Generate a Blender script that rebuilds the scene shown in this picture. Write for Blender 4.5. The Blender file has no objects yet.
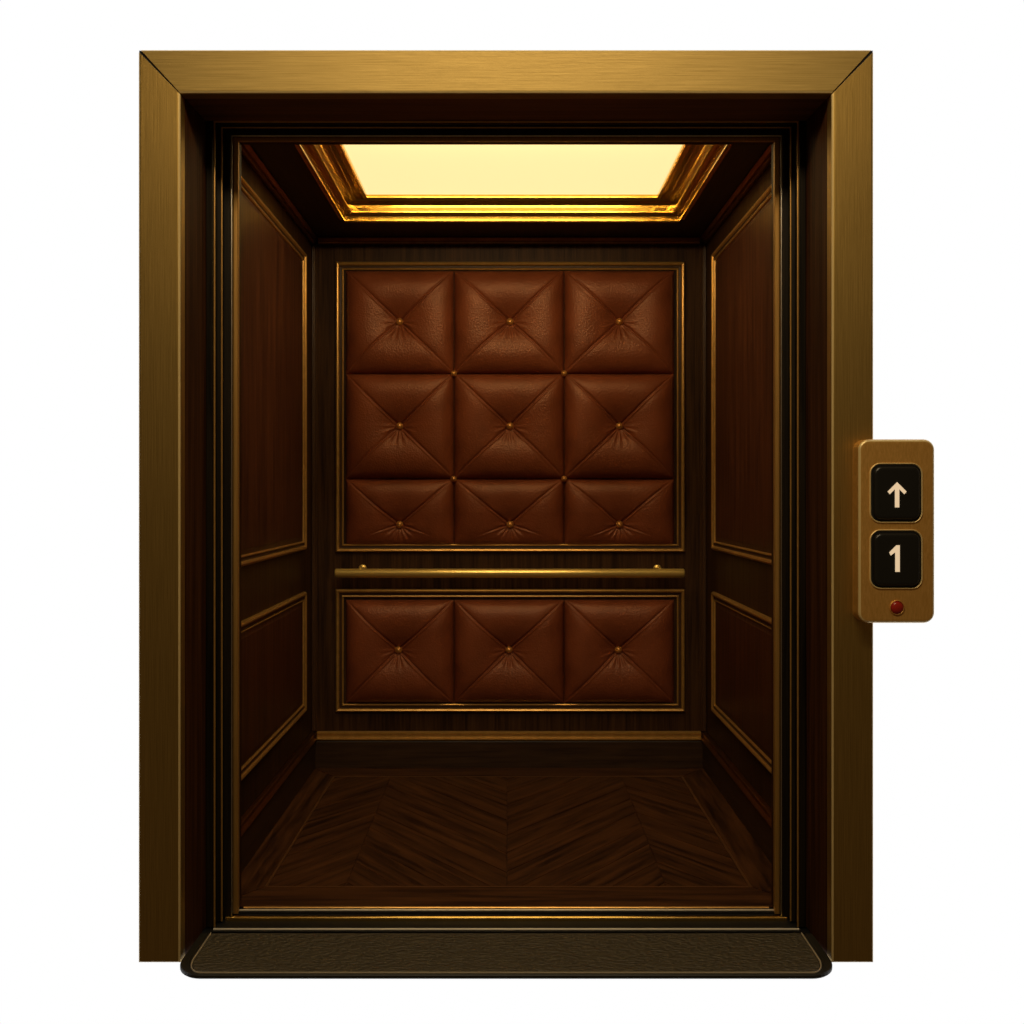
import bpy, bmesh, math, random
import numpy as np
from mathutils import Vector
random.seed(7)
F = 1191.0; CZ = 1.179; VX, VY = 507.0, 495.0
sc = bpy.context.scene
COL = sc.collection

# ------------------------------------------------------------------ materials
def new_mat(name):
    m = bpy.data.materials.new(name); m.use_nodes = True
    return m, m.node_tree, m.node_tree.nodes['Principled BSDF']

def coords(nt, scale, kind='Object'):
    tc = nt.nodes.new('ShaderNodeTexCoord'); mp = nt.nodes.new('ShaderNodeMapping')
    mp.inputs['Scale'].default_value = scale
    nt.links.new(tc.outputs[kind], mp.inputs['Vector'])
    return mp.outputs['Vector']

def noise(nt, vec, scale=1.0, detail=4, rough=.6, dist=0.0):
    n = nt.nodes.new('ShaderNodeTexNoise')
    n.inputs['Scale'].default_value = scale; n.inputs['Detail'].default_value = detail
    n.inputs['Roughness'].default_value = rough; n.inputs['Distortion'].default_value = dist
    nt.links.new(vec, n.inputs['Vector'])
    return n.outputs['Fac']

def ramp(nt, fac, a, b, lo=.3, hi=.7):
    r = nt.nodes.new('ShaderNodeValToRGB')
    r.color_ramp.elements[0].position = lo; r.color_ramp.elements[0].color = (*a, 1)
    r.color_ramp.elements[1].position = hi; r.color_ramp.elements[1].color = (*b, 1)
    nt.links.new(fac, r.inputs['Fac'])
    return r.outputs['Color']

def bump(nt, fac, strength, dist, bsdf):
    b = nt.nodes.new('ShaderNodeBump')
    b.inputs['Strength'].default_value = strength; b.inputs['Distance'].default_value = dist
    nt.links.new(fac, b.inputs['Height']); nt.links.new(b.outputs['Normal'], bsdf.inputs['Normal'])

def wood(name, a, b, scale, rough=.42, kind='Object', spec=.35, bst=.35):
    m, nt, p = new_mat(name)
    v = coords(nt, scale, kind)
    n1 = noise(nt, v, 1.0, 6, .65, .4)
    c = ramp(nt, n1, a, b, .36, .64)
    nt.links.new(c, p.inputs['Base Color'])
    p.inputs['Roughness'].default_value = rough
    p.inputs['Specular IOR Level'].default_value = spec
    bump(nt, n1, bst, .002, p)
    return m

def metal(name, a, b, scale, rough=.35, bst=.25, met=1.0):
    m, nt, p = new_mat(name)
    v = coords(nt, scale)
    n1 = noise(nt, v, 1.0, 5, .7)
    nt.links.new(ramp(nt, n1, a, b, .35, .65), p.inputs['Base Color'])
    p.inputs['Metallic'].default_value = met
    p.inputs['Roughness'].default_value = rough
    if bst: bump(nt, n1, bst, .001, p)
    return m

def plain(name, col, rough=.5, met=0.0, spec=.5):
    m, nt, p = new_mat(name)
    p.inputs['Base Color'].default_value = (*col, 1)
    p.inputs['Roughness'].default_value = rough; p.inputs['Metallic'].default_value = met
    p.inputs['Specular IOR Level'].default_value = spec
    return m

def emit(name, col, s):
    m, nt, p = new_mat(name)
    p.inputs['Base Color'].default_value = (*[c*.6 for c in col], 1)
    p.inputs['Emission Color'].default_value = (*col, 1)
    p.inputs['Emission Strength'].default_value = s
    return m

BR_A, BR_B = (.37, .255, .080), (.53, .375, .130)
M = {}
M['brass_h'] = metal('brushed_brass_horizontal', BR_A, BR_B, (5, 90, 520), .58, .6)
M['brass_v'] = metal('brushed_brass_vertical', (.37, .24, .065), (.54, .355, .105), (520, 90, 5), .52, .45)
M['brass_glint'] = plain('brass_painted_highlight', (1.0, .76, .34), .38, .25)  # highlight painted into the color of bevel and bezel faces
M['brass_panel'] = metal('warm_brass_plate', (.72, .38, .08), (.88, .50, .13), (300, 60, 60), .50, .3, .55)
M['brass_trim'] = metal('polished_brass', (.78, .50, .13), (.90, .60, .18), (40, 40, 40), .20, 0)
M['brass_rail'] = plain('satin_brass', (1.0, .70, .20), .28, .65)
M['strip'] = metal('strip_brass', (.50, .27, .07), (.66, .37, .10), (300, 60, 6), .5, .2, .7)
M['light_brass'] = metal('ceiling_brass', (.66, .40, .065), (.80, .50, .10), (25, 25, 25), .22, 0)
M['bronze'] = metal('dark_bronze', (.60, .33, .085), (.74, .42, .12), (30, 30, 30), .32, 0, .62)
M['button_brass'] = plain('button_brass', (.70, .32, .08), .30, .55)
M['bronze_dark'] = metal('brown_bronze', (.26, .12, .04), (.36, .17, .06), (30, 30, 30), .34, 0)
M['steel_rough'] = plain('worn_nickel', (.85, .78, .64), .4, .4)
M['steel'] = metal('pale_nickel', (.70, .62, .50), (.82, .75, .62), (30, 30, 30), .28, 0)
M['wood_wall'] = wood('dark_wall_wood', (.024, .010, .004), (.080, .035, .012), (60, 60, 2.2), .5, 'Object', .15)
M['wood_panel'] = wood('red_mahogany', (.022, .006, .003), (.120, .037, .013), (60, 60, 2.0), .45, 'Object', .25)
M['wood_jamb'] = wood('jamb_mahogany', (.028, .009, .003), (.100, .036, .012), (60, 60, 1.6), .6, 'Object', .06)
M['wood_head_lit'] = wood('head_mahogany_lit', (.10, .040, .016), (.22, .09, .035), (1.6, 60, 60), .5)  # lighter than the jamb mahogany: light on the underside put into the color
M['wood_black'] = wood('black_lacquered_wood', (.008, .006, .004), (.022, .015, .008), (60, 60, 2), .45, 'Object', .15)
M['wood_ceiling'] = wood('ceiling_wood', (.028, .013, .007), (.055, .026, .012), (60, 3, 60), .5)
M['wood_floor'] = wood('floor_parquet', (.022, .008, .003), (.130, .048, .016), (2.2, 34, 1), .48, 'UV', .22, .35)
M['wood_inlay'] = plain('floor_inlay', (.16, .065, .022), .35)
M['baseboard'] = wood('baseboard_wood', (.030, .014, .007), (.070, .034, .015), (3, 3, 60))
M['wood_trim'] = plain('dark_wood_bead', (.07, .032, .014), .4, 0, .3)
M['black'] = plain('black_button', (.012, .012, .010), .35)
M['black_matte'] = plain('black_recess', (.004, .004, .004), .6)
M['cream'] = emit('cream_lit_symbol', (.86, .64, .40), .75)
M['red'] = plain('red_lens', (.45, .025, .012), .22)
M['diffuser'] = emit('warm_diffuser', (1.0, .775, .36), 1.10)
# leather
m, nt, p = new_mat('brown_leather')
v = coords(nt, (1, 1, 1)); n1 = noise(nt, v, 5, 4, .6)
nt.links.new(ramp(nt, n1, (.165, .038, .013), (.285, .073, .028)), p.inputs['Base Color'])
vo = nt.nodes.new('ShaderNodeTexVoronoi'); vo.inputs['Scale'].default_value = 130
nt.links.new(v, vo.inputs['Vector'])
bump(nt, vo.outputs['Distance'], .35, .0025, p)
p.inputs['Roughness'].default_value = .40; p.inputs['Specular IOR Level'].default_value = .60
p.inputs['Specular Tint'].default_value = (1.0, .62, .42, 1)
M['leather'] = m
# rubber mat
m, nt, p = new_mat('textured_rubber')
v = coords(nt, (1, 1.5, 1)); vo = nt.nodes.new('ShaderNodeTexVoronoi'); vo.inputs['Scale'].default_value = 72
vo.feature = 'SMOOTH_F1'
nt.links.new(v, vo.inputs['Vector'])
p.inputs['Base Color'].default_value = (.10, .082, .052, 1)
p.inputs['Roughness'].default_value = .55
bump(nt, vo.outputs['Distance'], 1.0, .012, p)
M['rubber'] = m
M['piping'] = plain('mat_piping', (.55, .46, .32), .45)
M['rubber_edge'] = plain('rubber_border', (.022, .020, .015), .5)

# ------------------------------------------------------------------ helpers
def thing(name, label, cat, loc, group=None):
    o = bpy.data.objects.new(name, None); COL.objects.link(o)
    o.location = loc; o.empty_display_size = .1
    o['label'] = label; o['category'] = cat
    if group: o['group'] = group
    return o

def wloc(o):
    l = Vector((0, 0, 0))
    while o: l += o.location; o = o.parent
    return l

def mesh(name, verts, faces, mat, parent=None, smooth=False, mats=None, origin=None, label=None):
    vs = np.array(verts, dtype=float)
    base = wloc(parent)
    o0 = Vector(origin) if origin is not None else Vector(((vs[:, 0].min()+vs[:, 0].max())/2, (vs[:, 1].min()+vs[:, 1].max())/2, vs[:, 2].min()))
    me = bpy.data.meshes.new(name)
    me.from_pydata([tuple(v - np.array(o0)) for v in vs], [], faces)
    me.materials.append(mat)
    for mm in (mats or []): me.materials.append(mm)
    bm = bmesh.new(); bm.from_mesh(me); bmesh.ops.recalc_face_normals(bm, faces=bm.faces); bm.to_mesh(me); bm.free()
    if smooth:
        me.polygons.foreach_set('use_smooth', [True]*len(me.polygons))
    o = bpy.data.objects.new(name, me); COL.objects.link(o)
    o.parent = parent; o.location = o0 - base
    if label: o['label'] = label
    return o

def struct(o):
    o['kind'] = 'structure'; return o

def box(name, a, b, mat, parent=None, bev=0.0, smooth=False):
    (x0, y0, z0), (x1, y1, z1) = a, b
    bm = bmesh.new(); bmesh.ops.create_cube(bm, size=1)
    for v in bm.verts:
        v.co = Vector(((x0+x1)/2+v.co.x*(x1-x0), (y0+y1)/2+v.co.y*(y1-y0), (z0+z1)/2+v.co.z*(z1-z0)))
    if bev: bmesh.ops.bevel(bm, geom=bm.edges[:], offset=bev, segments=2, profile=.5, affect='EDGES')
    vs = [tuple(v.co) for v in bm.verts]; bm.verts.index_update()
    fs = [[v.index for v in f.verts] for f in bm.faces]; bm.free()
    return mesh(name, vs, fs, mat, parent, smooth)

def loft(rings, closed=True, cap0=False, cap1=False):
    n = len(rings[0]); vs = [p for r in rings for p in r]; fs = []
    for i in range(len(rings)-1):
        for j in range(n if closed else n-1):
            k = (j+1) % n
            fs.append([i*n+j, i*n+k, (i+1)*n+k, (i+1)*n+j])
    if cap0: fs.append(list(range(n)))
    if cap1: fs.append([(len(rings)-1)*n+j for j in range(n)])
    return vs, fs

def rect_frame(name, u0, u1, v0, v1, prof, mp, mat, parent=None, cap=False, su=1.0, dark=()):
    """closed rectangular moulding swept with mitred corners; prof = (inset, height)"""
    rings = []
    for (i, h, *e) in prof:
        ks = e[0] if e else i
        k = i*su if su else ks
        rings.append([mp(u0+k, v0+i, h), mp(u1-k, v0+i, h), mp(u1-k, v1-i, h), mp(u0+k, v1-i, h)])
    vs, fs = loft(rings, True)
    if cap: fs.append([(len(rings)-1)*4+j for j in range(4)])
    o = mesh(name, vs, fs, mat, parent, mats=[M['wood_trim']] if dark else None)
    for k, q in enumerate(o.data.polygons):
        if k//4 in dark: q.material_index = 1
    return o

def rounded(u0, u1, v0, v1, r, i=0, seg=6):
    u0 += i; u1 -= i; v0 += i; v1 -= i; r = max(r-i, .0005); pts = []
    for (cu, cv, a0) in ((u1-r, v1-r, 0), (u0+r, v1-r, 90), (u0+r, v0+r, 180), (u1-r, v0+r, 270)):
        for k in range(seg+1):
            a = math.radians(a0+90*k/seg); pts.append((cu+r*math.cos(a), cv+r*math.sin(a)))
    return pts

def rr_prism(name, u0, u1, v0, v1, r, levels, mp, mat, parent, cap0=True, cap1=True, label=None):
    rings = [[mp(p[0], p[1], h) for p in rounded(u0, u1, v0, v1, r, i)] for (i, h) in levels]
    vs, fs = loft(rings, True, cap0, cap1)
    return mesh(name, vs, fs, mat, parent, label=label)

def cyl(name, p0, p1, r, mat, parent, seg=24, rings=None):
    p0 = Vector(p0); p1 = Vector(p1); d = (p1-p0); L = d.length; d.normalize()
    a = d.orthogonal().normalized(); b = d.cross(a)
    prof = rings or [(0, 1), (1, 1)]
    R = []
    for (t, k) in prof:
        c = p0 + d*L*t
        R.append([tuple(c + (a*math.cos(2*math.pi*j/seg) + b*math.sin(2*math.pi*j/seg))*r*k) for j in range(seg)])
    vs, fs = loft(R, True, True, True)
    o = mesh(name, vs, fs, mat, parent)
    for q in o.data.polygons: q.use_smooth = len(q.vertices) == 4
    return o

def dome(name, c, r, depth, mat, parent, seg=20, rg=8, label=None):
    """half ball on the back wall facing the cabin opening"""
    R = []
    for i in range(rg+1):
        a = math.pi*.5*i/rg
        R.append([(c[0]+r*math.cos(a)*math.cos(2*math.pi*j/seg)+1e-7*j, c[1]-depth*math.sin(a), c[2]+r*math.cos(a)*math.sin(2*math.pi*j/seg)) for j in range(seg)])
    R[-1] = [(c[0]+.0003*math.cos(2*math.pi*j/seg), c[1]-depth, c[2]+.0003*math.sin(2*math.pi*j/seg)) for j in range(seg)]
    vs, fs = loft(R, True, True, True)
    return mesh(name, vs, fs, mat, parent, True, label=label)

def px(x, y, D):   # photo pixel at distance D -> place
    return ((x-VX)*D/F, CZ-(y-VY)*D/F)

# ------------------------------------------------------------------ cabin shell
XL, XR, YF, YB, ZC = -.845, .862, 3.44, 5.16, 2.292
T = .05
struct(box('wall_left', (XL-T, YF, 0), (XL, YB+T, ZC), M['wood_wall']))
struct(box('wall_right', (XR, YF, 0), (XR+T, YB+T, ZC), M['wood_wall']))
struct(box('wall_back', (XL, YB, 0), (XR, YB+T, ZC), M['wood_wall']))

EG = .0015
mpB = lambda u, v, h: (u, YB-EG-h, v)
mpL = lambda u, v, h: (XL+EG+h, u, v)
mpR = lambda u, v, h: (XR-EG-h, u, v)
mpC = lambda u, v, h: (u, v, ZC+h)

# ceiling: slab ring around the recessed light
LX, LY0, LY1, LHW = .020, 3.62, 4.79, .690
rings = [(XL-T, XR+T, YF, YB+T, 0), (LX-LHW, LX+LHW, LY0, LY1, 0), (LX-LHW, LX+LHW, LY0, LY1, .09)]
R = [[(a, c, ZC+h), (b, c, ZC+h), (b, d, ZC+h), (a, d, ZC+h)] for (a, b, c, d, h) in rings]
vs, fs = loft(R, True); n = len(vs)
vs += [(XL-T, YF, ZC+.13), (XR+T, YF, ZC+.13), (XR+T, YB+T, ZC+.13), (XL-T, YB+T, ZC+.13)]
fs += [[n, n+1, n+2, n+3], [8, 9, 10, 11]] + [[j, (j+1) % 4, n+(j+1) % 4, n+j] for j in range(4)]
struct(mesh('ceiling', vs, fs, M['wood_ceiling']))

# crown mouldings, corner beads, base mouldings
def strip(name, a, b, prof, mode, mat):
    """open moulding run; prof=(height_down, out_from_wall)"""
    R = []
    for e in (a, b): R.append([mode(e, z, h) for (z, h) in prof])
    vs, fs = loft(R, False); n = len(prof)
    fs += [list(range(n)), [n+j for j in range(n)]]
    return struct(mesh(name, vs, fs, mat))
crown = [(ZC-.001, .0), (ZC-.001, .026), (ZC-.006, .028), (ZC-.010, .024), (ZC-.016, .018), (ZC-.020, .019), (ZC-.026, .017), (ZC-.029, .010), (ZC-.029, 0)]
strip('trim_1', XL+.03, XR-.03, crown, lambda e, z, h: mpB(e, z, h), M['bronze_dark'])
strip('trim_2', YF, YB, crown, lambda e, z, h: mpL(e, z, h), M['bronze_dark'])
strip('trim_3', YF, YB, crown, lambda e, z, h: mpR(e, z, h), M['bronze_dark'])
bcap = [(.120, 0), (.120, .020), (.123, .023), (.127, .023), (.130, .018), (.135, .012), (.143, .012), (.146, .015), (.151, .015), (.154, .010), (.157, 0)]
strip('trim_4', XL+.024, XR-.024, bcap, lambda e, z, h: mpB(e, z, h), M['bronze'])
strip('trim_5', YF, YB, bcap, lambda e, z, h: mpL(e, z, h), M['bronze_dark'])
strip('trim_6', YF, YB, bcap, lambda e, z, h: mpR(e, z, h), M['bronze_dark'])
bb = [(.001, 0), (.001, .016), (.112, .016), (.119, .012), (.119, 0)]
strip('baseboard_back', XL+.017, XR-.017, bb, lambda e, z, h: mpB(e, z, h), M['baseboard'])
strip('baseboard_left', YF, YB, bb, lambda e, z, h: mpL(e, z, h), M['baseboard'])
strip('baseboard_right', YF, YB, bb, lambda e, z, h: mpR(e, z, h), M['baseboard'])
# thin vertical beads in the back corners
for k, (x0, s) in enumerate(((XL, 1), (XR, -1))):
    pr = [(0, .0), (.0, .010), (.003, .013), (.007, .012), (.009, .008), (.014, .005), (.018, .007), (.021, .004), (.022, 0)]
    R = [[(x0+s*(a+.001), YB-h, z) for (a, h) in pr] for z in (.158, ZC-.030)]
    vs, fs = loft(R, False)
    struct(mesh('trim_%d' % (7+k), vs, fs, M['wood_trim']))

# ------------------------------------------------------------------ floor
def clip(poly, x0, x1, y0, y1):
    def cut(P, f, inter):
        out = []
        for i in range(len(P)):
            a, b = P[i], P[(i+1) % len(P)]
            fa, fb = f(a), f(b)
            if fa >= 0: out.append(a)
            if (fa >= 0) != (fb >= 0):
                t = fa/(fa-fb); out.append(tuple(a[k]+(b[k]-a[k])*t for k in range(4)))
        return out
    for f in (lambda p: p[0]-x0, lambda p: x1-p[0], lambda p: p[1]-y0, lambda p: y1-p[1]):
        if len(poly) < 3: return []
        poly = cut(poly, f, None)
    return poly
FX0, FX1, FY0, FY1 = -.722, .730, 3.592, 4.985
polys = []; slots = []
S = 1.45; P = .2; G = .0009; GX = .0002
cols = [(-.95, -.487, 1), (-.487, 0.0, -1), (0.0, .480, 1), (.480, .95, -1)]
for (a, b, s) in cols:
    for k in range(-12, 40):
        base = 3.826 + k*P     # the seam meets the apex lines here
        ya = base - (0 if s < 0 else S*(b-a)); yb_ = base - (S*(b-a) if s < 0 else 0)
        # gaps between boards come from the small inset G
        ox, oy = random.random()*20, random.random()*20
        L = math.hypot(b-a, S*(b-a))
        quad = [(a+GX, ya+2*G, ox, oy), (b-GX, yb_+2*G, ox+L, oy), (b-GX, yb_+P-2*G, ox+L, oy+P*.55), (a+GX, ya+P-2*G, ox, oy+P*.55)]
        q = clip(quad, FX0+G, FX1-G, FY0+G, FY1-G)
        if len(q) >= 3:
            ar = abs(sum(q[i][0]*q[(i+1) % len(q)][1]-q[(i+1) % len(q)][0]*q[i][1] for i in range(len(q))))/2
            if ar > 1e-5: polys.append(q); slots.append(0)
def board(pts, ang):
    ox, oy = random.random()*20, random.random()*20
    q = []
    for (x, y) in pts:
        q.append((x, y, ox+(x if ang == 0 else y), oy+(y if ang == 0 else x)))
    polys.append(q); slots.append(0)
W = .008   # inlay width
bx0, bx1, by0, by1 = XL, XR, 3.415, YB
ix0, ix1, iy0, iy1 = FX0-W, FX1+W, FY0-W, FY1+W
g = .0014
board([(bx0+g, by0), (bx1-g, by0), (ix1-g, iy0-g), (ix0+g, iy0-g)], 0)
board([(bx0+g, by1), (bx1-g, by1), (ix1-g, iy1+g), (ix0+g, iy1+g)], 0)
board([(bx0, by0+g), (ix0-g, iy0+g), (ix0-g, iy1-g), (bx0, by1-g)], 1)
board([(bx1, by0+g), (ix1+g, iy0+g), (ix1+g, iy1-g), (bx1, by1-g)], 1)
for q in ([(ix0, iy0), (ix1, iy0), (FX1, FY0), (FX0, FY0)], [(ix0, iy1), (ix1, iy1), (FX1, FY1), (FX0, FY1)],
          [(ix0, iy0), (FX0, FY0), (FX0, FY1), (ix0, iy1)], [(ix1, iy0), (FX1, FY0), (FX1, FY1), (ix1, iy1)]):
    polys.append([(x, y, x, y) for (x, y) in q]); slots.append(1)
vs = []; fs = []; fm = []; uv = []
for q, s in zip(polys, slots):
    n = len(vs); c = Vector((sum(p[0] for p in q)/len(q), sum(p[1] for p in q)/len(q)))
    m_ = len(q)
    for (x, y, u, v_) in q: vs.append((x, y, -.003)); uv.append((u, v_))
    for (x, y, u, v_) in q:
        d = Vector((c.x-x, c.y-y)); d = d.normalized()*.0014 if d.length > .003 else d*0
        vs.append((x+d.x, y+d.y, 0.0)); uv.append((u, v_))
    fs.append([n+m_+j for j in range(m_)]); fm.append(s)
    for j in range(m_):
        k = (j+1) % m_; fs.append([n+j, n+k, n+m_+k, n+m_+j]); fm.append(s)
n = len(vs)
a, b, c, d = XL-T, XR+T, 3.415, YB+T
vs += [(a, c, -.003), (b, c, -.003), (b, d, -.003), (a, d, -.003), (a, c, -.06), (b, c, -.06), (b, d, -.06), (a, d, -.06)]
uv += [(0, 0)]*8
fs += [[n, n+1, n+2, n+3], [n+4, n+5, n+6, n+7]] + [[n+j, n+(j+1) % 4, n+4+(j+1) % 4, n+4+j] for j in range(4)]
fm += [2]*6
fl = mesh('floor', vs, fs, M['wood_floor'], mats=[M['wood_inlay'], M['black_matte']], origin=(0, 4.3, 0))
fl.data.polygons.foreach_set('material_index', fm)
ul = fl.data.uv_layers.new(name='UVMap')
for lp in fl.data.loops: ul.data[lp.index].uv = uv[lp.vertex_index]
struct(fl)

# ------------------------------------------------------------------ side wall panels
mould = [(0, 0), (0, .008), (.003, .013), (.008, .016), (.013, .014), (.017, .008), (.020, .005), (.027, .004), (.029, .009), (.032, .010), (.035, .007), (.036, .002)]
def side_panel(label, mp, x, z0, z1, g):
    y0, y1 = 3.52, 4.935
    t = thing('wood_panel', label, 'wall panel', (x, (y0+y1)/2, z0), g)
    rect_frame('moulding', y0, y1, z0, z1, mould, mp, M['bronze'], t, dark=(5, 6, 7))
    rect_frame('board', y0+.036, y1-.036, z0+.036, z1-.036, [(0, .001), (.001, .003), (.014, .005), (.020, .0065)], mp, M['wood_panel'], t, cap=True)
side_panel('tall dark wood panel with gold-brown moulding, upper one on the left cabin wall', mpL, XL, CZ-.226, CZ+1.000, 'wood panels on the side walls')
side_panel('short dark wood panel with moulding, lower one on the left cabin wall', mpL, XL, CZ-.897, CZ-.400, 'wood panels on the side walls')
side_panel('tall dark wood panel with gold-brown moulding, upper one on the right cabin wall', mpR, XR, CZ-.226, CZ+1.000, 'wood panels on the side walls')
side_panel('short dark wood panel with moulding, lower one on the right cabin wall', mpR, XR, CZ-.897, CZ-.400, 'wood panels on the side walls')

# ------------------------------------------------------------------ tufted leather panels
K = YB/F
def bx(x): return (x-VX)*K
def bz(y): return CZ-(y-VY)*K
def seg_dist(X, Z, p, q):
    dx, dz = q[0]-p[0], q[1]-p[1]; L2 = dx*dx+dz*dz
    t = np.clip(((X-p[0])*dx+(Z-p[1])*dz)/L2, 0, 1)
    return np.hypot(X-p[0]-t*dx, Z-p[1]-t*dz), t
def cushion(x0, x1, z0, z1, b, parent, seed, low=False):
    rs = np.random.RandomState(seed)
    nx = 190; nz = max(60, int(190*(z1-z0)/(x1-x0)))
    e = .0012; x0 += e; x1 -= e; z0 += e; z1 -= e
    X, Z = np.meshgrid(np.linspace(x0, x1, nx), np.linspace(z0, z1, nz))
    de = np.minimum(np.minimum(X-x0, x1-X), np.minimum(Z-z0, z1-Z))
    ex = np.minimum(X-x0, x1-X); ez = np.minimum(Z-z0, z1-Z)
    db = np.hypot(X-b[0], Z-b[1])
    h = .016*(1-np.exp(-ex/.0075))*(1-np.exp(-ez/.0075)) + .052*(1-np.exp(-ex/.050))*(1-np.exp(-ez/.050))
    h *= 1-.86*np.exp(-(db/.105)**1.25)
    dc = np.full(X.shape, 9.0); cr = np.zeros(X.shape)
    for i, (cx, cz) in enumerate(((x0, z1), (x1, z1), (x1, z0), (x0, z0))):
        # each crease bows slightly
        d, t = seg_dist(X, Z, b, (cx, cz))
        fade = 1.0
        if low and i >= 2: fade = np.clip(1-t*1.6, 0, 1)
        ux, uz = cx-b[0], cz-b[1]; ul_ = math.hypot(ux, uz)
        sd = ((X-b[0])*uz-(Z-b[1])*ux)/ul_          # signed distance across the crease
        if ux > 0: sd = -sd                            # positive above the crease
        sd = sd + .004*math.sin(seed+i)*np.sin(math.pi*t)
        inside = np.where(np.hypot(X-b[0], Z-b[1]) > .004, 1, .3)*np.where((t > 0) & (t < 1), 1, 0)
        env = fade*np.clip(1.15-t, .3, 1)*inside
        cr = cr+env*(np.exp(-((sd-.0030)/.0036)**2) - .65*np.exp(-((sd+.0038)/.0038)**2))
        dc = np.minimum(dc, d+(1-fade)*.06)
    h += .007*(1-np.exp(-dc/.020))*(1-np.exp(-de/.025)) - .0075*cr
    th = np.arctan2(Z-b[1], X-b[0])
    ph = rs.rand()*.5
    rad = np.exp(-((db-.045)/.028)**2)
    h += .0022*rad*np.cos(th*16+ph)*np.clip(-np.sin(th)+.15, 0, 1)
    h += .0012*rad*np.cos(th*14+ph)*np.clip(np.abs(np.cos(th))-.6, 0, 1)
    h = h*(1+.03*rs.randn()) + .002
    h = np.maximum(h, .003)
    vs = np.stack([X, YB-h, Z], -1).reshape(-1, 3)
    fs = [[j*nx+i, j*nx+i+1, (j+1)*nx+i+1, (j+1)*nx+i] for j in range(nz-1) for i in range(nx-1)]
    # close the back and sides
    edge = [i for i in range(nx)] + [j*nx+nx-1 for j in range(1, nz)] + [(nz-1)*nx+i for i in range(nx-2, -1, -1)] + [j*nx for j in range(nz-2, 0, -1)]
    n = len(vs); bk = vs[edge].copy(); bk[:, 1] = YB-.0015
    vs = np.vstack([vs, bk]); m_ = len(edge)
    fs += [[edge[j], edge[(j+1) % m_], n+(j+1) % m_, n+j] for j in range(m_)]
    fs.append([n+j for j in range(m_)])
    o = mesh('cushion', vs, fs, M['leather'], parent, True)
    return h
bmould = [(0, 0), (0, .010), (.003, .016), (.0075, .019), (.012, .017), (.016, .010), (.018, .006), (.025, .005), (.0275, .010), (.031, .0115), (.0345, .009), (.036, .001)]
xs = [346, 454, 564, 674]
def tufted(label, fx, fy, ys, btn, corner):
    z0 = bz(fy[1])
    t = thing('tufted_panel', label, 'leather panel', ((bx(fx[0])+bx(fx[1]))/2, YB, z0), 'tufted leather panels on the back wall')
    rect_frame('moulding', bx(fx[0]), bx(fx[1]), bz(fy[1]), bz(fy[0]), bmould, mpB, M['bronze'], t, dark=(5, 6, 7, 10))
    s = 0
    for r in range(len(ys)-1):
        for c in range(3):
            s += 1
            cx = btn[0][c]; cy = btn[1][r]
            low = (r == 2)
            cushion(bx(xs[c]), bx(xs[c+1]), bz(ys[r+1]), bz(ys[r]), (bx(cx), bz(cy)), t, 10*r+s, low)
            dome('button', (bx(cx), YB-.018, bz(cy)), .0165, .018, M['button_brass'], t)
    for (cx, cy) in corner:
        dome('button', (bx(cx), YB-.014, bz(cy)), .0140, .017, M['button_brass'], t)
tufted('large framed brown leather panel with nine tufted squares above the handrail', (336, 684.5), (262.3, 552), [271, 374, 479, 545.5], [[400, 510, 619], [322.5, 426.5, 524.5]], [(454, 374), (564, 374), (454, 479), (564, 479)])
tufted('low framed brown leather panel with three tufted squares below the handrail', (336, 684.5), (589, 711.5), [599.5, 703], [[399, 509, 618], [649.5]], [])

# ------------------------------------------------------------------ handrail
yr = 5.075; xz0 = px(335, 573.1, yr); xz1 = px(684.5, 573.1, yr); zr = xz0[1]
t = thing('handrail', 'round polished brass handrail running across the back wall between the leather panels', 'handrail', ((xz0[0]+xz1[0])/2, YB, zr-.02))
cyl('rail', (xz0[0], yr, zr), (xz1[0], yr, zr), .0192, M['brass_rail'], t, 32, [(0, .75), (.002, .95), (.004, 1), (.996, 1), (.998, .95), (1, .75)])
for x in (362, 658):
    X = (x-VX)*5.13/F; zz = zr+.0145
    b_ = cyl('bracket', (X, YB-.001, zz), (X, yr+.0, zz), .008, M['brass_rail'], t, 16)
    cyl('rosette', (X, YB-.0005, zz), (X, YB-.012, zz), .018, M['brass_rail'], b_, 24, [(0, 1), (.5, 1), (.8, .85), (1, .5)])
    cyl('post', (X, yr, zr+.012), (X, yr, zz+.004), .009, M['brass_rail'], b_, 16)

# ------------------------------------------------------------------ ceiling light
t = thing('ceiling_light', 'large recessed rectangular ceiling light with glowing warm diffuser in stepped brass frame', 'ceiling light', (LX, (LY0+LY1)/2, ZC))
# (inset, height above the ceiling plane)
LR = (LX-LHW, LX+LHW, LY0, LY1)
prof = [(-.006, -.001), (-.006, -.004), (-.003, -.006), (.001, -.005), (.004, -.002), (.008, -.003), (.022, -.016), (.027, -.0215), (.0305, -.0235),
        (.0335, -.0225), (.0350, -.019), (.0353, -.012), (.0353, -.001), (.037, .002), (.046, .0035), (.048, .009)]
rect_frame('outer_moulding', *LR, prof, mpC, M['light_brass'], t, su=.72)
prof = [(.048, .009), (.056, .009), (.062, .0085), (.066, .004), (.071, .0015), (.0755, .002), (.0785, .005), (.0790, .010), (.0790, .024), (.0800, .032), (.084, .038), (.092, .042), (.110, .043), (.113, .049)]
rect_frame('cove', *LR, prof, mpC, M['light_brass'], t, su=.72)
prof = [(.113, .049, .0814), (.120, .049, .098), (.126, .045, .107), (.131, .0425, .113), (.137, .0435, .119), (.1400, .048, .1225), (.1405, .053, .123), (.1405, .064, .123)]
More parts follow.
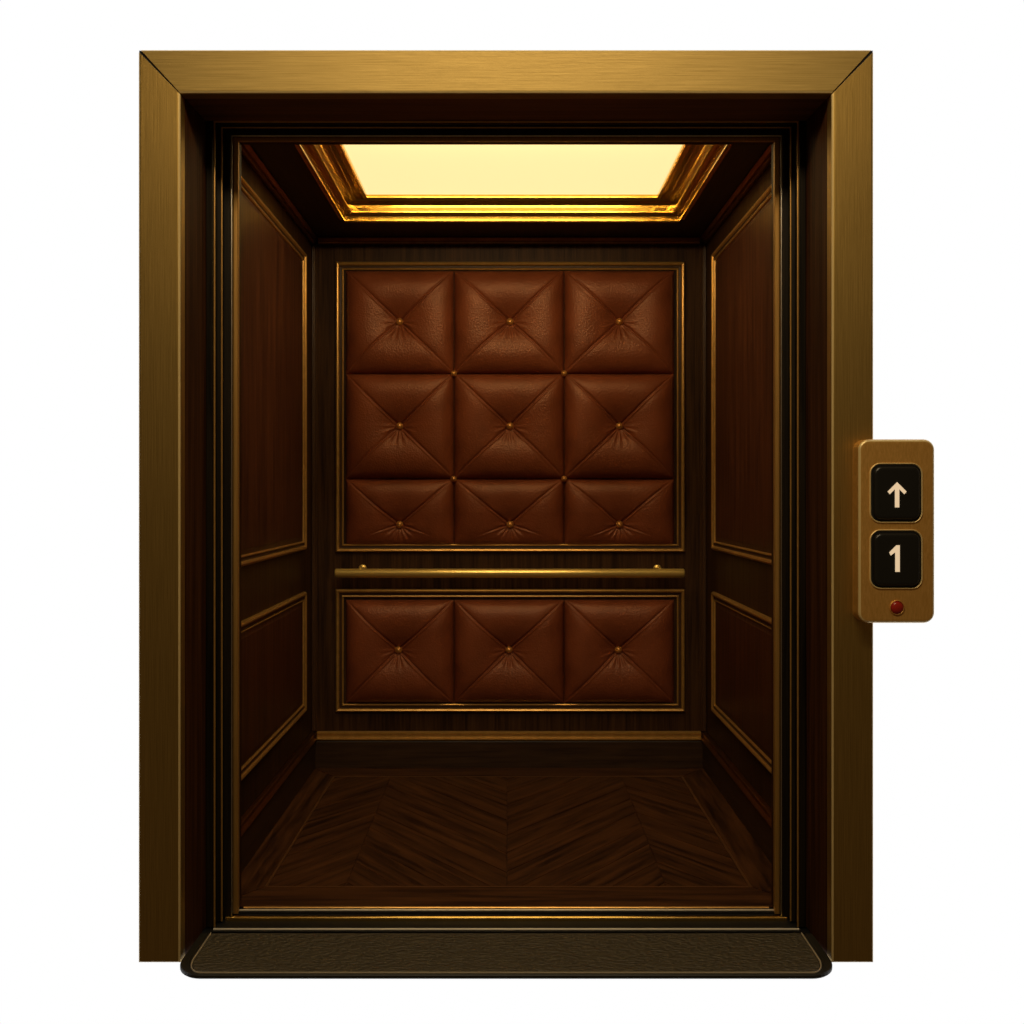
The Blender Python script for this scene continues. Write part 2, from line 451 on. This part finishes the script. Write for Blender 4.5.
rect_frame('inner_bead', *LR, prof, mpC, M['light_brass'], t, su=0)
ii = .141
box('diffuser', (LX-LHW+.123, LY0+ii, ZC+.060), (LX+LHW-.123, LY1-ii, ZC+.068), M['diffuser'], t)

# ------------------------------------------------------------------ brass door casing
fo = (-.9292, .9240, 2.3015); fi = (-.8237, .8186, 2.1916)
t = thing('door_casing', 'wide brushed brass door casing with mitred top corners around the elevator opening', 'door frame', (0, 3.05, 0))
def casing(name, outline, mat):
    """outline: 4 points (x,z); bevelled slab standing 40 mm proud"""
    n = 4
    def inset(d):
        return [off(i, d) for i in range(n)]
    def off(i, d):
        a = Vector(outline[i-1]); b = Vector(outline[i]); c = Vector(outline[(i+1) % n])
        e1 = (b-a).normalized(); e2 = (c-b).normalized()
        d1 = d*(.12 if abs(e1.x*e1.y) > .1 else 1); d2 = d*(.12 if abs(e2.x*e2.y) > .1 else 1)
        n1 = Vector((-e1.y, e1.x)); n2 = Vector((-e2.y, e2.x))
        # intersect the two shifted edges
        det = n1.x*n2.y-n1.y*n2.x
        r1 = n1.dot(b)+d1; r2 = n2.dot(b)+d2
        return ((r1*n2.y-n1.y*r2)/det, (n1.x*r2-r1*n2.x)/det)
    def unused(d):
        out = []
        for i in range(n):
            a = Vector(outline[i-1]); b = Vector(outline[i]); c = Vector(outline[(i+1) % n])
            e1 = (b-a).normalized(); e2 = (c-b).normalized()
            n1 = Vector((-e1.y, e1.x)); n2 = Vector((-e2.y, e2.x))
            m_ = (n1+n2); k = d/(1+n1.dot(n2))
            p = b+m_*k; out.append((p.x, p.y))
        return out
    R = []
    for (d, y) in ((0, 3.045), (0, 3.006), (.0015, 3.0025), (.004, 3.0005), (.0065, 3.000)):
        R.append([(x, y, z) for (x, z) in inset(d)])
    vs, fs = loft(R, True, True, True)
    o = mesh(name, vs, fs, mat, t, mats=[M['brass_glint']])
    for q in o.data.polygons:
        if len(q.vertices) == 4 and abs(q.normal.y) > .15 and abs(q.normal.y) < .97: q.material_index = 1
    return o
gp = .0022
casing('head_casing', [(fi[0]-.0+gp*.0, fi[2]), (fi[1], fi[2]), (fo[1]-gp*2, fo[2]), (fo[0]+gp*2, fo[2])], M['brass_h'])
casing('side_casing', [(fo[0], 0), (fi[0], 0), (fi[0], fi[2]-gp), (fo[0], fo[2]-gp*2)], M['brass_v'])
casing('side_casing', [(fi[1], 0), (fo[1], 0), (fo[1], fo[2]-gp*2), (fi[1], fi[2]-gp)], M['brass_v'])
# dark backing that closes the mitre joints and the wall of the shaft
vs = []; 
R = []
for y in (3.046, 3.40):
    R.append([(fo[0]+.0008, y, 0), (fo[0]+.0008, y, fo[2]-.0008), (fo[1]-.0008, y, fo[2]-.0008), (fo[1]-.0008, y, 0),
              (fi[1]+.008, y, 0), (fi[1]+.008, y, fi[2]+.04), (fi[0]-.008, y, fi[2]+.04), (fi[0]-.008, y, 0)])
vs, fs = loft(R, True, False, False)
for o_ in (0, 8):
    fs += [[o_+0, o_+1, o_+6, o_+7], [o_+1, o_+2, o_+5, o_+6], [o_+2, o_+3, o_+4, o_+5]]
mesh('backing', vs, fs, M['black_matte'], t)

for sgn in (0, 1):
    p = Vector((fo[sgn], fo[2])); q = Vector((fi[sgn], fi[2])); d = (q-p).normalized(); nn = Vector((-d.y, d.x))*.004
    e = p+d*.001
    c4 = [e, e+d*.006+nn, q+nn-d*.004, q-nn-d*.004, e+d*.006-nn]
    vs, fs = loft([[(c.x, y, c.y) for c in c4] for y in (3.0055, 3.044)], True, True, True)
    mesh('mitre_joint', vs, fs, M['black_matte'], t)

# ------------------------------------------------------------------ jamb lining with stepped stops
t = thing('door_jamb', 'dark mahogany door jamb with stepped stops and thin gold strips inside the brass casing', 'door jamb', (0, 3.22, 0))
def uring(y, hl, hr, top, z0=0.0):
    xl = -hl*y/F; xr = hr*y/F; zt = CZ+top*y/F
    return [(xl, y, z0), (xl, y, zt), (xr, y, zt), (xr, y, z0)]
def uloft(name, levels, mat, smooth=False, z0=0.0, label=None):
    vs, fs = loft([uring(*l, z0) for l in levels], False)
    return mesh(name, vs, fs, mat, t, smooth, label=label)
def xl(a): return VX-a
# reveal: sides and head separate (grain follows each board; head painted as if lit)
a = uring(3.003, 327, 325, 402); b = uring(3.255, 301, 299, 374)
mesh('side_lining', [a[0], a[1], b[1], b[0]], [[0, 1, 2, 3]], M['wood_jamb'], t)
mesh('side_lining', [a[3], a[2], b[2], b[3]], [[0, 1, 2, 3]], M['wood_jamb'], t)
mesh('head_lining', [a[1], a[2], b[2], b[1]], [[0, 1, 2, 3]], M['wood_head_lit'], t)
uloft('stop', [(3.255, 301, 299, 374), (3.252, 300.4, 298.4, 373.4), (3.251, 295, 293, 373.2), (3.257, 293.5, 291.5, 372.6), (3.295, 290, 288, 369)], M['wood_black'])
def bead(cy, hl, hr, top, r, mat, name='bead', tr=None):
    tr = r if tr is None else tr
    lv = []
    for k in range(7):
        a = math.pi*(k/6)     # from outside, over the front, to inside
        dx = math.cos(a); dy = -math.sin(a)
        lv.append((cy+dy*r, hl+dx*r*F/cy, hr+dx*r*F/cy, top+dx*tr*F/cy))
    return uloft(name, lv, mat)
bead(3.252, 292.6, 291, 373.4, .0028, M['bronze'])
uloft('stop', [(3.295, 290, 288, 369), (3.296, 286.5, 285, 367.5), (3.30, 285, 283.5, 367), (3.33, 283, 281.5, 364)], M['wood_black'])
bead(3.296, 285.3, 283.8, 367.6, .0026, M['bronze'])
uloft('stop', [(3.33, 283, 281.5, 364), (3.331, 277, 276, 359.5), (3.350, 275.4, 274.2, 358)], M['wood_black'])
bead(3.331, 275.6, 274.6, 359.4, .0030, M['steel'])
uloft('strip', [(3.356, 274.6, 273.4, 358.6), (3.352, 273.9, 272.8, 358), (3.351, 272.8, 271.8, 357.4), (3.351, 269.6, 268.3, 354.4), (3.353, 268.8, 267.6, 353.6), (3.375, 268.0, 266.8, 353.0), (3.413, 267.6, 266.4, 352.8)], M['strip'])
# return from the strip to the cabin front wall (closes the shell)
zt = CZ+353.6*3.413/F; hl = 267.6*3.413/F; hr = 266.4*3.413/F
R = [[(-hl, 3.4135, 0), (-hl, 3.4135, zt-.002), (hr, 3.4135, zt-.002), (hr, 3.4135, 0)], [(-hl, 3.438, 0), (-hl, 3.438, zt-.002), (hr, 3.438, zt-.002), (hr, 3.438, 0)],
     [(XL-T, 3.438, 0), (XL-T, 3.438, ZC+.13), (XR+T, 3.438, ZC+.13), (XR+T, 3.438, 0)], [(XL-T, 3.4135, 0), (XL-T, 3.4135, ZC+.13), (XR+T, 3.4135, ZC+.13), (XR+T, 3.4135, 0)]]
vs, fs = loft(R + [R[0]], False)
struct(mesh('wall_front', vs, fs, M['wood_wall']))

# ------------------------------------------------------------------ threshold
def fy(y, z=0.0): return (CZ-z)*F/(y-VY)
t = thing('threshold', 'black elevator door threshold with thin gold and silver rails between mat and wood floor', 'threshold', (0, 3.3, 0))
box('sill', (-.840, 3.1705, -.05), (.836, 3.409, -.006), M['black_matte'], t)
def rail(y, w, half, mat, h=.006):
    Y = fy(y, h-.006); R = []
    for x in (-half[0], half[1]):
        R.append([(x, Y+w/2, -.006), (x, Y-w/2, -.006)] + [(x, Y-w/2*math.cos(math.pi*k/8), h-.005+.005*math.sin(math.pi*k/8)) for k in range(9)])
    vs, fs = loft(R, True, True, True)
    rl = mesh('rail', vs, fs, mat, t)
    if h != .006: box('rail_bed', (-half[0], Y-w/2-.012, -.006), (half[1], Y-w/2-.0003, h-.0035), M['black_matte'], t)
    return rl
rail(930.3, .008, (.792, .788), M['steel_rough'], .010)
rail(918.2, .014, (.783, .779), M['brass_trim'])
rail(911.3, .005, (.770, .766), M['steel_rough'], .002)
rail(908.4, .012, (.752, .748), M['bronze'], .003)

# ------------------------------------------------------------------ mat
t = thing('floor_mat', 'dark grainy rubber mat with rounded front corners lying before the elevator threshold', 'floor mat', (0, 3.05, 0))
y0, y1, x0, x1 = 2.898, 3.170, -.8180, .8140
def matout(i, j=None, rx=.070, ry=.100, seg=10):
    j = i if j is None else j
    pts = []
    for (cu, cv, a0) in ((x0+rx, y0+ry, 180), (x1-rx, y0+ry, 270)):
        for k in range(seg+1):
            a = math.radians(a0+90*k/seg); pts.append((cu+(rx-j)*math.cos(a), cv+(ry-i)*math.sin(a)))
    pts += [(x1-j, y1), (x0+j, y1)]
    return pts
def mring(i, z): return [(p[0], p[1], z) for p in matout(i)]
vs, fs = loft([mring(.004, 0), mring(0, .003), mring(0, .009), mring(.002, .0115), mring(.006, .012), mring(.020, .012), mring(.022, .010)], True, True, True)
mesh('border', vs, fs, M['rubber_edge'], t)
def pring(i, z): return [(p[0], p[1], z) for p in matout(.010+i, .030+i)]
vs, fs = loft([pring(-.002, .0110), pring(-.0015, .0142), pring(0, .0148), pring(.0015, .0142), pring(.002, .0110)], True)
mesh('piping', vs, fs, M['piping'], t)
def surf(i, z):
    q = [(x, y, z) for (x, y) in matout(.0135+i, .034+i)]
    q[-2] = (q[-2][0], y1-.002-i, z); q[-1] = (q[-1][0], y1-.002-i, z)
    return q
vs, fs = loft([surf(0, .0105), surf(.0005, .0134), surf(.002, .0140)], True, True, True)
mesh('tread', vs, fs, M['rubber'], t)

# ------------------------------------------------------------------ call panel
D = 2.95
t = thing('call_panel', 'brass elevator call panel with two black buttons and a red light on the right casing', 'call panel', ((897-VX)*D/F, 2.999, px(0, 622.5, D)[1]))
mpP = lambda u, v, h: (u, h, v)
def pr(x0, x1, y0, y1, D=D): 
    a = px(x0, y1, D); b = px(x1, y0, D); return a[0], b[0], a[1], b[1]
u0, u1, v0, v1 = pr(858.4, 935.2, 439.2, 623.2)
pl = rr_prism('plate', u0, u1, v0, v1, .026, [(0, 2.9999), (0, 2.959), (.001, 2.955), (.003, 2.952), (.006, 2.9503), (.010, 2.950)], mpP, M['brass_panel'], t)
pl.data.materials.append(M['brass_glint'])
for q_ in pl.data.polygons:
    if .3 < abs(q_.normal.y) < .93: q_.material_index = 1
def symbol(name, polys_, y, parent):
    vs = []; fs = []
    for P_ in polys_:
        n = len(vs); m_ = len(P_)
        for h in (y, y-.0022):
            for (a, b) in P_:
                q = px(a, b, 2.94); vs.append((q[0], h, q[1]))
        fs += [[n+j for j in range(m_)], [n+m_+j for j in range(m_)]] + [[n+j, n+(j+1) % m_, n+m_+(j+1) % m_, n+m_+j] for j in range(m_)]
    mesh(name, vs, fs, M['cream'], parent)
for (ya, yb2, sym, lab) in ((464, 522, 'arrow', 'black square button with an upward arrow'), (530.5, 588, 'numeral', 'black square button with the number 1')):
    u0, u1, v0, v1 = pr(870.5, 921.5, ya, yb2)
    c = rr_prism('button', u0+.007, u1-.007, v0+.007, v1-.007, .018, [(0, 2.9495), (0, 2.9435), (.0015, 2.941), (.004, 2.9395), (.008, 2.9390)], mpP, M['black'], t, label=lab)
    rr_prism('recess', u0+.001, u1-.001, v0+.001, v1-.001, .024, [(0, 2.9498), (0, 2.9490), (.0005, 2.9488)], mpP, M['black_matte'], c)
    rr_prism('bezel', u0-.003, u1+.003, v0-.003, v1+.003, .027, [(0, 2.9500), (.0008, 2.9475), (.002, 2.9465), (.0035, 2.9475), (.0045, 2.9500)], mpP, M['brass_glint'], c, False, False)
    if sym == 'arrow':
        symbol('arrow', [[(894.7, 507.4), (894.7, 489.0), (889.5, 494.2), (887.4, 491.6), (896.8, 482.2), (906.2, 491.6), (904.0, 494.2), (898.9, 489.0), (898.9, 507.4)]], 2.9388, c)
    else:
        symbol('numeral', [[(895.0, 571.8), (895.0, 552), (890.5, 555.4), (889.0, 552.4), (896.2, 545.2), (899.4, 545.2), (899.4, 571.8)]], 2.9388, c)
q = px(896.8, 607.5, D)
l = dome('indicator_light', (q[0], 2.9497, q[1]), .0160, .009, M['red'], t, label='round red indicator light')
R = [[(q[0]+r*math.cos(2*math.pi*j/24), y, q[1]+r*math.sin(2*math.pi*j/24)) for j in range(24)] for (r, y) in ((.0160, 2.9497), (.0164, 2.947), (.0172, 2.9463), (.0182, 2.947), (.0188, 2.9497))]
vs, fs = loft(R, True)
mesh('bezel', vs, fs, M['brass_panel'], l)

# ------------------------------------------------------------------ light
w = bpy.data.worlds.new('studio'); sc.world = w; w.use_nodes = True
nt = w.node_tree; bg = nt.nodes['Background']
tc = nt.nodes.new('ShaderNodeTexCoord'); sx = nt.nodes.new('ShaderNodeSeparateXYZ')
mr = nt.nodes.new('ShaderNodeMapRange'); mr.interpolation_type = 'SMOOTHSTEP'
mr.inputs['From Min'].default_value = .02; mr.inputs['From Max'].default_value = .35
mr.inputs['To Min'].default_value = 0; mr.inputs['To Max'].default_value = 1.0
nt.links.new(tc.outputs['Generated'], sx.inputs[0]); nt.links.new(sx.outputs['Y'], mr.inputs['Value'])
mx = nt.nodes.new('ShaderNodeMix'); mx.data_type = 'RGBA'
mx.inputs[6].default_value = (.050, .031, .015, 1); mx.inputs[7].default_value = (1, 1, 1, 1)
nt.links.new(mr.outputs['Result'], mx.inputs[0]); nt.links.new(mx.outputs[2], bg.inputs['Color']); bg.inputs['Strength'].default_value = 1.0

def area(name, loc, target, sx_, sy_, power, col):
    L = bpy.data.lights.new(name, 'AREA'); L.shape = 'RECTANGLE'; L.size = sx_; L.size_y = sy_
    L.energy = power; L.color = col
    o = bpy.data.objects.new(name, L); COL.objects.link(o); o.location = loc
    o.rotation_euler = (Vector(target)-Vector(loc)).to_track_quat('-Z', 'Y').to_euler()
    return o
area('added_cabin_fill_strip', (LX, LY0+.150, ZC+.030), (LX, YB, ZC-.22), 1.1, .035, 4.8, (1.0, .76, .42))  # added fill strip, out of view, brightens back wall leather and ceiling brass
area('lobby_ceiling_lamp', (0, 1.50, 3.02), (0, 3.0, 1.4), 1.5, .25, 24, (1.0, .80, .50))

# ------------------------------------------------------------------ camera
cam = bpy.data.cameras.new('camera'); co = bpy.data.objects.new('camera', cam); COL.objects.link(co)
cam.sensor_width = 36; cam.lens = 36*F/1024
co.location = (0, 0, CZ); co.rotation_euler = (math.radians(90), 0, 0)
cam.shift_x = (512-VX)/1024; cam.shift_y = -(512-VY)/1024
cam.clip_start = .05; cam.clip_end = 50
sc.camera = co
sc.view_settings.view_transform = 'Standard'; sc.view_settings.look = 'None'
sc.view_settings.exposure = 0; sc.view_settings.gamma = 1
